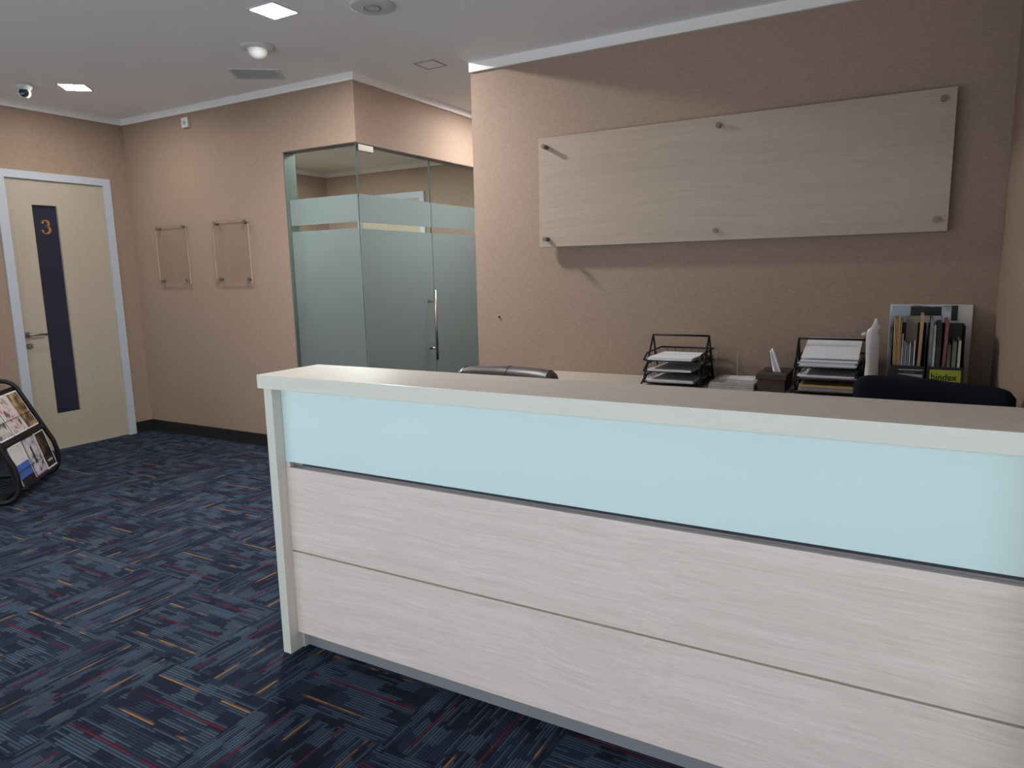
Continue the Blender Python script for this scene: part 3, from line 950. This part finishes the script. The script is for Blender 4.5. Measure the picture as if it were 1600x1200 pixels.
# clear acrylic brochure stand behind the booklets
ac = thing('brochure_stand', 'clear acrylic brochure stand behind the booklet pile', 'brochure stand', (-.84, 3.76, ZCR))
part('back_panel', pane_faces(MB(), -.885, -.775, 3.772, 3.775, ZCR, 1.058, 'y'), ['acryl', 'acryledge'], ac)
part('pocket_front', pane_faces(MB(), -.885, -.775, 3.752, 3.755, ZCR, .99, 'y'), ['acryl', 'acryledge'], ac)
part('pocket_side', pane_faces(MB(), -.888, -.885, 3.752, 3.775, ZCR, 1.058, 'x'), ['acryl', 'acryledge'], ac)
part('pocket_side', pane_faces(MB(), -.775, -.772, 3.752, 3.775, ZCR, 1.058, 'x'), ['acryl', 'acryledge'], ac)

# booklets
M['booklet'] = print_mat('mottled_booklet_cover', [(.40, (.30, .28, .27)), (.5, (.48, .46, .45)), (.6, (.60, .58, .60))], 60, 2.0)
lab = ['bottom booklet of the pile between tray and tissue box', 'middle booklet of the pile between tray and tissue box', 'top booklet of the pile between tray and tissue box']
for k in range(3):
    z = ZCR + k * .0115
    bk = thing('booklet', lab[k], 'booklet', (-.745, 3.62, z), group='booklets beside the tissue box')
    part('pages', MB().box(-.858 + .003 * k, -.640, 3.490 + .003 * k, 3.735, z + .0012, z + .0100), 'paper2', bk)
    cv_ = MB().box(-.860 + .003 * k, -.638, 3.488 + .003 * k, 3.737, z + .0100, z + .0112)
    part('cover', cv_, 'booklet', bk)
    part('back_cover', MB().box(-.860 + .003 * k, -.638, 3.488 + .003 * k, 3.737, z + .0001, z + .0012), 'greyfile', bk)
solo('loose_sheet', MB().box(-.83, -.66, 3.60, 3.735, ZCR + .0347, ZCR + .038), 'paper', 'thin white sheet lying on the booklet pile', 'paper')

# tissue box
tb = thing('tissue_box', 'dark brown leatherette tissue box with lid', 'tissue box', (-.562, 3.64, ZCR))
part('body', MB().box(-.627, -.499, 3.505, 3.765, ZCR, .957, .003), 'brown_bx', tb)
part('band', MB().box(-.624, -.502, 3.508, 3.762, .957, .963), 'maroon', tb)
part('lid', MB().box(-.633, -.493, 3.499, 3.771, .963, .990, .003), 'brown_bx', tb)
part('slot', MB().prism([(.05 * math.cos(a) - .563, .024 * math.sin(a) + 3.60) for a in [k * PI / 10 for k in range(20)]], lambda u, v, d_: Vector((u, v, d_)), .9902, .9912), 'ink', tb)
ti = MB()
n, mrows = 9, 8
vs = []
for j in range(mrows):
    q = j / (mrows - 1)
    z = .988 + q * .112
    cx = -.550 - q * .026
    hw = .020 * (1 - .45 * q)
    for k in range(n):
        u = k / (n - 1) * 2 - 1
        vs.append((cx + u * hw, 3.59 + .008 * math.sin(u * 5 + q * 3) * (1 - q * .5), z + (.006 * math.cos(u * 3) if j == mrows - 1 else 0)))
fs = [[j * n + k, j * n + k + 1, (j + 1) * n + k + 1, (j + 1) * n + k] for j in range(mrows - 1) for k in range(n - 1)]
ti.add(vs, fs, 0, True)
vs2 = [(x, y + .010, z) for x, y, z in vs]
ti.add(vs2, fs, 0, True)
for j in range(mrows - 1):
    ti.add([vs[j * n], vs[(j + 1) * n], vs2[(j + 1) * n], vs2[j * n]], [[0, 1, 2, 3]])
    ti.add([vs[j * n + n - 1], vs[(j + 1) * n + n - 1], vs2[(j + 1) * n + n - 1], vs2[j * n + n - 1]], [[0, 1, 2, 3]])
for k in range(n - 1):
    a = (mrows - 1) * n + k
    ti.add([vs[a], vs[a + 1], vs2[a + 1], vs2[a]], [[0, 1, 2, 3]])
solo('tissue', ti, 'paper', 'white tissue pulled up out of the brown box', 'tissue')

# plastic-wrapped roll
pr_ = MB()
rings = []
prof = [(0, .025), (.05, .024), (.10, .0255), (.16, .024), (.20, .026), (.24, .0265), (.275, .026), (.30, .022), (.318, .017), (.335, .009), (.352, .004)]
vs = []; seg = 18
for i, (hz, r) in enumerate(prof):
    for k in range(seg):
        t = 2 * PI * k / seg
        rr = r * (1 + .14 * math.sin(3 * t + i * .35) + .09 * math.sin(7 * t + i * .8))
        vs.append((-.134 + rr * math.cos(t) - .004 * (hz / .3) + (.012 if hz > .31 else 0), 3.438 + rr * math.sin(t), ZCR + hz * 1.03))
pr_.add(vs, [[i * seg + k, i * seg + (k + 1) % seg, (i + 1) * seg + (k + 1) % seg, (i + 1) * seg + k] for i in range(len(prof) - 1) for k in range(seg)], 0, True)
pr_.add(vs[:seg], [list(range(seg))[::-1]]); pr_.add(vs[-seg:], [list(range(seg))])
pt = thing('wrapped_roll', 'upright white plastic wrapped roll between tray and file holders', 'plastic roll', (-.134, 3.438, ZCR))
part('roll', pr_, 'polybag', pt)
part('gathered_end', MB().tube([(-.155, 3.435, ZCR + .288), (-.168, 3.43, ZCR + .296), (-.178, 3.427, ZCR + .289)], .008, 8), 'polybag', pt)

# picture carton leaning behind the files
M['carton'] = print_mat('photo_printed_carton', [(.36, (.03, .028, .033)), (.46, (.20, .20, .24)), (.53, (.30, .36, .50)), (.60, (.55, .54, .58))], 9, 4.2, (1, 1, .6), 4)
cx = thing('picture_carton', 'flat carton with a photo print leaning on the wall behind the files', 'carton', (.08, 3.76, ZCR))
LT = Matrix.Translation((0, 3.752, ZCR)) @ Matrix.Rotation(math.radians(-2.2), 4, 'X') @ Matrix.Translation((0, -3.752, -ZCR))
part('carton_body', MB().box(-.082, .246, 3.752, 3.780, ZCR, 1.313, .002, M4=LT), 'paper2', cx)
part('photo_print', MB().box(-.080, .190, 3.7505, 3.7518, ZCR + .004, 1.309, M4=LT), 'carton', cx, 'dark and pale blue photo print')
part('print_block', MB().box(-.074, .000, 3.7495, 3.7504, 1.258, 1.308, M4=LT), 'bluepaper', cx)
part('print_block', MB().box(.002, .125, 3.7495, 3.7504, 1.262, 1.303, M4=LT), 'ink', cx)
part('print_block', MB().box(.163, .188, 3.7495, 3.7504, 1.24, 1.309, M4=LT), 'ink', cx)

# file holders
def file_holder(x0, x1, label, name='file_holder'):
    t = thing(name, label, 'file holder', ((x0 + x1) / 2, 3.6, ZCR), group='black file holders')
    prof = [(3.475, ZCR), (3.735, ZCR), (3.735, 1.232)]
    for k in range(7):
        a = k / 6 * PI / 2
        prof.append((3.575 - .016 * math.sin(a) + 0, 1.222 + .010 * math.cos(a) + 0))
    prof += [(3.545, 1.15), (3.51, 1.082), (3.475, 1.062)]
    for x in (x0, x1 - .003):
        part('side_panel', MB().prism(prof, lambda u, v, d_, x=x: Vector((x + d_, u, v)), 0, .003), 'black_pl', t)
    part('front_panel', MB().box(x0 + .003, x1 - .003, 3.475, 3.478, ZCR, 1.062), 'black_pl', t)
    part('back_panel', MB().box(x0 + .003, x1 - .003, 3.732, 3.735, ZCR, 1.232), 'black_pl', t)
    part('bottom_panel', MB().box(x0 + .003, x1 - .003, 3.478, 3.732, ZCR, ZCR + .003), 'black_pl', t)
    return t
fa = file_holder(-.064, .068, 'black file holder with grey striped label and manila folders')
fb = file_holder(.076, .212, 'black file holder with lime green label')
pa = lambda u, v, d_: Vector((u, 3.4745 - d_, v))
part('label_stripe', MB().box(-.030, .062, 3.4738, 3.4748, 1.042, 1.047), 'labelgrey', fa)
part('label_stripe', MB().prism([(-.030, 1.028), (-.030, 1.025), (.062, 1.012), (.062, 1.026)], pa, 0, .001), 'labelgrey', fa)
mk = MB()
for k in range(7):
    mk.box(-.008 + k * .0058, -.008 + k * .0058 + .0038, 3.4738, 3.4748, 1.0315, 1.0375 - .0015 * (k % 2))
part('label_lettering', mk, 'greyfile', fa)
part('label', MB().box(.088, .202, 3.4736, 3.4748, .990, 1.050), 'lime', fb, 'lime green label with black lettering')
part('label_lettering', text_mb('bindex', .040, lambda u, v, d_: Vector((.0925 + u * .88, 3.4731, 1.006 + v)), .0006), 'ink', fb, 'word bindex')

def card(x0, x1, mt, top, label, cat, group, y0=3.50, y1=3.725, dz=0.0, lean=0.0, name='folder'):
    mb = MB()
    n = len(range(1))
    zb = ZCR + .0035
    mb.prism([(y0, zb), (y1, zb), (y1, top), (y0 + .05, top), (y0 + .01, top - .10)],
             lambda u, v, d_: Vector((d_ + lean * (v - zb), u, v)), x0, x1)
    return solo(name, mb, mt, label, cat, group)
FG = 'folders in the file holders'
for k, (x, mt, top, ln) in enumerate([(-.052, 'manila', 1.265, -.045), (-.0465, 'manila', 1.258, -.040), (-.041, 'tan', 1.262, -.032), (-.0355, 'manila', 1.268, -.026), (-.030, 'manila', 1.250, -.020)]):
    card(x, x + .0042, mt, top, ['leftmost manila folder in the striped file holder', 'second manila folder from the left in the striped holder', 'tan folder third from the left in the striped holder',
                                 'tallest manila folder in the striped file holder', 'manila folder beside the white papers in the striped holder'][k], 'folder', FG, lean=ln * .42)
for k, (x, mt, top) in enumerate([(-.0235, 'paper', 1.19), (-.0165, 'bluepaper', 1.16), (-.009, 'paper2', 1.15), (-.001, 'bluepaper', 1.145), (.007, 'paper', 1.152), (.015, 'greyfile', 1.14), (.024, 'paper', 1.165)]):
    card(x, x + .0045, mt, top, ['white paper sheaf next to the manila folders', 'pale blue sheaf next to the white sheaf', 'cream sheaf in the middle of the striped holder', 'pale blue sheaf in the middle of the striped holder',
                                 'white sheaf right of the pale blue sheaf', 'grey file in the striped holder', 'white sheaf right of the grey file'][k], 'paper', FG, y1=3.612, name='paper_sheaf')
card(.036, .048, 'tan', 1.278, 'tall tan envelope at the right of the striped holder', 'envelope', FG, lean=.02, name='envelope')
card(-.012, .034, 'olivefile', 1.262, 'crumpled grey brown envelope rising behind the papers', 'envelope', FG, y0=3.62, name='envelope')
for k, (x0, x1, mt, top, ln, nm) in enumerate([(.080, .092, 'greyfile', 1.262, .0, 'folder'), (.094, .103, 'paper2', 1.235, .0, 'folder'), (.106, .124, 'black_pl', 1.245, .0, 'folder'),
                                     (.127, .139, 'rosefile', 1.256, .030, 'folder'), (.145, .158, 'olivefile', 1.15, .02, 'folder'), (.163, .178, 'olivefile', 1.165, .02, 'folder'), (.184, .194, 'paper2', 1.17, .02, 'folder')]):
    card(x0, x1, mt, top, ['grey file at the left of the lime labelled holder', 'cream file beside the grey file in the lime labelled holder', 'black file in the lime labelled holder', 'dusty rose file leaning in the lime labelled holder',
                           'olive grey card beside the rose file', 'olive grey card in front of the black side panel', 'cream card at the right of the lime labelled holder'][k], 'folder', FG, lean=ln, name=nm)
card(.1243, .1266, 'bluefile', 1.272, 'small blue card peeking out behind the rose file', 'card', FG, y0=3.66, name='card')

# ================================================================== CHAIRS
def superbox(w, d_, h_, r, seg=6, puff=0.0):
    """rounded cushion centred on the origin"""
    bm = bmesh.new()
    bmesh.ops.create_cube(bm, size=1)
    for q in bm.verts:
        q.co = Vector((q.co.x * w, q.co.y * d_, q.co.z * h_))
    bmesh.ops.bevel(bm, geom=bm.edges[:], offset=r, segments=seg, affect='EDGES', profile=0.5)
    vs = [q.co.copy() for q in bm.verts]
    bm.verts.index_update()
    fs = [[q.index for q in f.verts] for f in bm.faces]
    bm.free()
    return vs, fs

def office_chair(loc, rotz, mat, label, width, top, leather):
    """faces local -y; backrest on the +y side"""
    t = thing('office_chair', label, 'office chair', loc, rotz, local=True)
    # backrest: two cushions with a seam between (leather) or one draped shell (fabric)
    hb_ = .58
    zc = top - hb_ / 2
    if leather:
        vs, fs = superbox(width, .11, hb_, .050, 7)
        # finer mesh across the width so that the back can bow
        bm = bmesh.new()
        for q in vs: bm.verts.new(q)
        bm.verts.ensure_lookup_table()
        for f_ in fs: bm.faces.new([bm.verts[i] for i in f_])
        for k in range(1, 12):
            x = -width / 2 + width * k / 12
            bmesh.ops.bisect_plane(bm, geom=bm.verts[:] + bm.edges[:] + bm.faces[:], plane_co=(x, 0, 0), plane_no=(1, 0, 0))
        bm.verts.index_update()
        vs = [q.co.copy() for q in bm.verts]; fs = [[q.index for q in f_.verts] for f_ in bm.faces]
        bm.free()
        def shape(q):
            u = q.x / (width / 2)
            return (q.x, q.y + .255 - .05 * u * u + .03 * (q.z / hb_), zc + q.z - (.006 * u * u if q.z > 0 else 0))
        part('back_cushion', MB().add([shape(q) for q in vs], fs, 0, True), mat, t)
        path = []
        for k in range(13):
            a = k / 12 * PI
            path.append(shape(Vector((-.004, -.0560 * math.cos(a) * 1.0, hb_ / 2 - .050 + .0515 * math.sin(a)))))
        path = [shape(Vector((-.004, -.056, -.2)))] + path
        part('seam', MB().tube(path, .0022, 6), 'ink', t)
        for s_ in (-1, 1):
            path = []
            for k in range(13):
                a = k / 12 * PI
                path.append(shape(Vector((s_ * (width / 2 - .040), -.0560 * math.cos(a), hb_ / 2 - .050 + .0505 * math.sin(a)))))
            part('seam', MB().tube(path, .0018, 6), 'ink', t)
        part('back_shell', MB().add(*[[(q.x, q.y + .285 - .05 * (q.x / (width / 2)) ** 2 + .03 * (q.z / hb_), zc - .02 + q.z) for q in superbox(width - .02, .05, hb_ - .05, .02, 3)[0]],
                                      superbox(width - .02, .05, hb_ - .05, .02, 3)[1], 0, True]), mat, t)
    else:
        nx, prof = 28, []
        # soft shell: closed profile swept across the width, rounded at both ends
        vs = []; seg = 20
        for i in range(nx + 1):
            u = i / nx * 2 - 1
            e = (1 - abs(u) ** 9) ** .5 if abs(u) < 1 else 0.0
            hh = hb_ / 2 * (.90 + .10 * e)
            for k in range(seg):
                a = 2 * PI * k / seg
                cy, sz = math.cos(a), math.sin(a)
                y = .045 * max(e, .12) * math.copysign(abs(cy) ** .7, cy)
                z = hh * math.copysign(abs(sz) ** .35, sz)
                wr = .0015 * math.sin(9 * u + 2 * sz) if z > 0 else 0
                vs.append((u * width / 2, y + .27 - .045 * u * u, zc + z + wr - .012 * u))
        fs = [[i * seg + k, i * seg + (k + 1) % seg, (i + 1) * seg + (k + 1) % seg, (i + 1) * seg + k] for i in range(nx) for k in range(seg)]
        mb = MB().add(vs, fs, 0, True)
        mb.add(vs[:seg], [list(range(seg))[::-1]], 0, True); mb.add(vs[-seg:], [list(range(seg))], 0, True)
        part('backrest', mb, mat, t)
    vs, fs = superbox(width - .01, .46, .10, .04, 5)
    part('seat', MB().add([(q.x, q.y + .0, q.z + .47) for q in vs], fs, 0, True), mat, t)
    part('back_bracket', MB().tube([(0, .05, .41), (0, .27, .41), (0, .33, .50), (0, .325, .66)], .018, 8), 'black_pl', t)
    part('seat_plate', MB().box(-.11, .11, -.11, .13, .395, .425, .004), 'black_pl', t)
    part('gas_column', MB().cyl((0, 0, .12), (0, 0, .28), .028, 16).cyl((0, 0, .28), (0, 0, .40), .018, 16), 'chrome', t)
    hub = part('base_hub', MB().cyl((0, 0, .075), (0, 0, .135), .040, 18), 'black_pl', t)
    for k in range(5):
        a = 2 * PI * k / 5 + PI / 5
        c_, s_ = math.cos(a), math.sin(a)
        leg = part('base_leg', MB().tube([(.03 * c_, .03 * s_, .105), (.14 * c_, .14 * s_, .095), (.245 * c_, .245 * s_, .07)], .016, 8), 'black_pl', t)
        part('caster', MB().cyl((.245 * c_ - .016 * s_, .245 * s_ + .016 * c_, .026), (.245 * c_ + .016 * s_, .245 * s_ - .016 * c_, .026), .026, 16), 'black_pl', t)
    return t
office_chair((-1.535, 2.44, 0), math.radians(2), 'leather', 'dark brown leather office chair showing above the counter', .50, 1.083, True)
office_chair((.075, 2.42, 0), 0, 'navy_fab', 'navy black fabric office chair at the right end of the counter', .46, 1.118, False)

# ================================================================== MAGAZINE RACK
RL = (-5.5625, 2.5815, 0)
rk = thing('magazine_rack', 'black tubular magazine rack beside the numbered door', 'magazine rack', RL, PI / 4, local=True)
HW = .388
cxn = -.28
front = [(-.05, .020), (0, .020), (.040, .040), (.068, .085), (.074, .14), (.071, .20), (.055, .27), (-.071, .54), (-.150, .706), (-.178, .738), (-.215, .757), (-.25, .762)]
loop = front + [(2 * cxn - x, z) for x, z in reversed(front)]
for s_ in (-1, 1):
    part('side_loop', MB().tube([(x, s_ * HW, z) for x, z in loop], .017, 10, closed=True), 'black_mt', rk)
def slope(t):          # point on the front slope, t metres below the shoulder; the lower tier stands steeper
    if t <= .352:
        return (-.150 + .427 * t, .706 - .905 * t)
    return (.0003 + .255 * (t - .352), .3874 - .967 * (t - .352))
def slab(mb, t0, t1, y0, y1, o0, o1, mi=0):
    pts = []
    nvec = (.905, .427) if t1 <= .352 else (.967, .255)
    for t_, o_ in ((t0, o0), (t1, o0), (t1, o1), (t0, o1)):
        x, z = slope(t_)
        pts.append((x + nvec[0] * o_, z + nvec[1] * o_))
    mb.prism(pts, lambda u, v, d_: Vector((u, d_, v)), y0, y1, mi)
    return mb
part('back_board', slab(MB(), -.02, .348, -HW + .012, HW - .012, -.022, -.012), 'black_mt', rk)
part('back_board', slab(MB(), .353, .665, -HW + .012, HW - .012, -.022, -.012), 'black_mt', rk)
part('ledge', slab(MB(), .318, .351, -HW + .012, HW - .012, -.012, .016), 'black_mt', rk)
part('ledge', slab(MB(), .652, .664, -HW + .012, HW - .012, -.012, .016), 'black_mt', rk)
for t_ in (.20, .545):
    x, z = slope(t_)
    part('retaining_wire', MB().tube([(x + .011, -HW, z + .006), (x + .011, HW, z + .006)], .0022, 6), 'wire', rk)
part('cross_bar', MB().tube([(cxn - .02, -HW, .762), (cxn - .02, HW, .762)], .012, 8), 'black_mt', rk)
part('cross_bar', MB().tube([(-.05, -HW, .020), (-.05, HW, .020)], .012, 8), 'black_mt', rk)
MAGS = [
    (.015, .312, .150, .355, 'magazine on the upper tier with brown and yellow collage cover', [(.38, (.04, .025, .02)), (.47, (.16, .09, .05)), (.56, (.30, .20, .10)), (.64, (.45, .36, .12))], 1.0),
    (.015, .312, -.085, .130, 'magazine on the upper tier with pale pink and grey cover', [(.36, (.10, .08, .08)), (.45, (.50, .42, .42)), (.55, (.66, .62, .62)), (.66, (.55, .12, .16))], 2.0),
    (.015, .312, -.330, -.110, 'magazine on the upper tier at the near end of the rack', [(.4, (.08, .08, .10)), (.5, (.40, .38, .38)), (.6, (.6, .58, .55)), (.7, (.3, .2, .1))], 3.0),
    (.360, .650, .165, .352, 'dark covered magazine with white border on the lower tier', [(.44, (.010, .009, .009)), (.54, (.022, .016, .013)), (.62, (.13, .075, .04)), (.70, (.05, .03, .02))], 4.0),
    (.358, .650, -.060, .140, 'red edged magazine with grey line drawing on the lower tier', [(.36, (.10, .10, .14)), (.43, (.42, .43, .50)), (.55, (.56, .55, .60)), (.7, (.62, .60, .62))], 5.0),
    (.360, .650, -.300, -.080, 'white and blue magazine on the lower tier', [(.40, (.56, .56, .58)), (.5, (.60, .60, .62)), (.6, (.66, .66, .67)), (.7, (.6, .6, .62))], 6.0),
]
for k, (t0, t1, y0, y1, lbl, stops, sd) in enumerate(MAGS):
    q = thing('magazine', lbl, 'magazine', RL, PI / 4, 'magazines in the tubular rack', local=True)
    part('pages', slab(MB(), t0, t1, y0, y1, -.011, -.004), 'paper', q)
    part('cover', slab(MB(), t0, t1, y0, y1, -.004, -.0028), 'rosefile' if k == 4 else 'paper', q)
    M['print%d' % k] = print_mat('magazine_cover_print_%s' % 'abcdef'[k], stops, 17 if k != 5 else 5, sd, detail=2)
    part('cover_picture', slab(MB(), t0 + .010, t1 - .010, y0 + .010, y1 - (.010 if k != 4 else .004), -.0028, -.0020), 'print%d' % k, q)
    if k == 5:
        part('cover_picture', slab(MB(), .50, .60, y0, y1, -.0020, -.0014), 'bluefile', q)
        part('cover_picture', slab(MB(), .60, .650, y0, y1, -.0020, -.0014), 'ink', q)
    if k == 4:
        part('cover_picture', slab(MB(), .43, .56, .02, .045, -.0020, -.0014), 'ink', q)
    if k == 3:
        part('cover_title', slab(MB(), .585, .60, .215, .31, -.0020, -.0014), 'labelgrey', q)
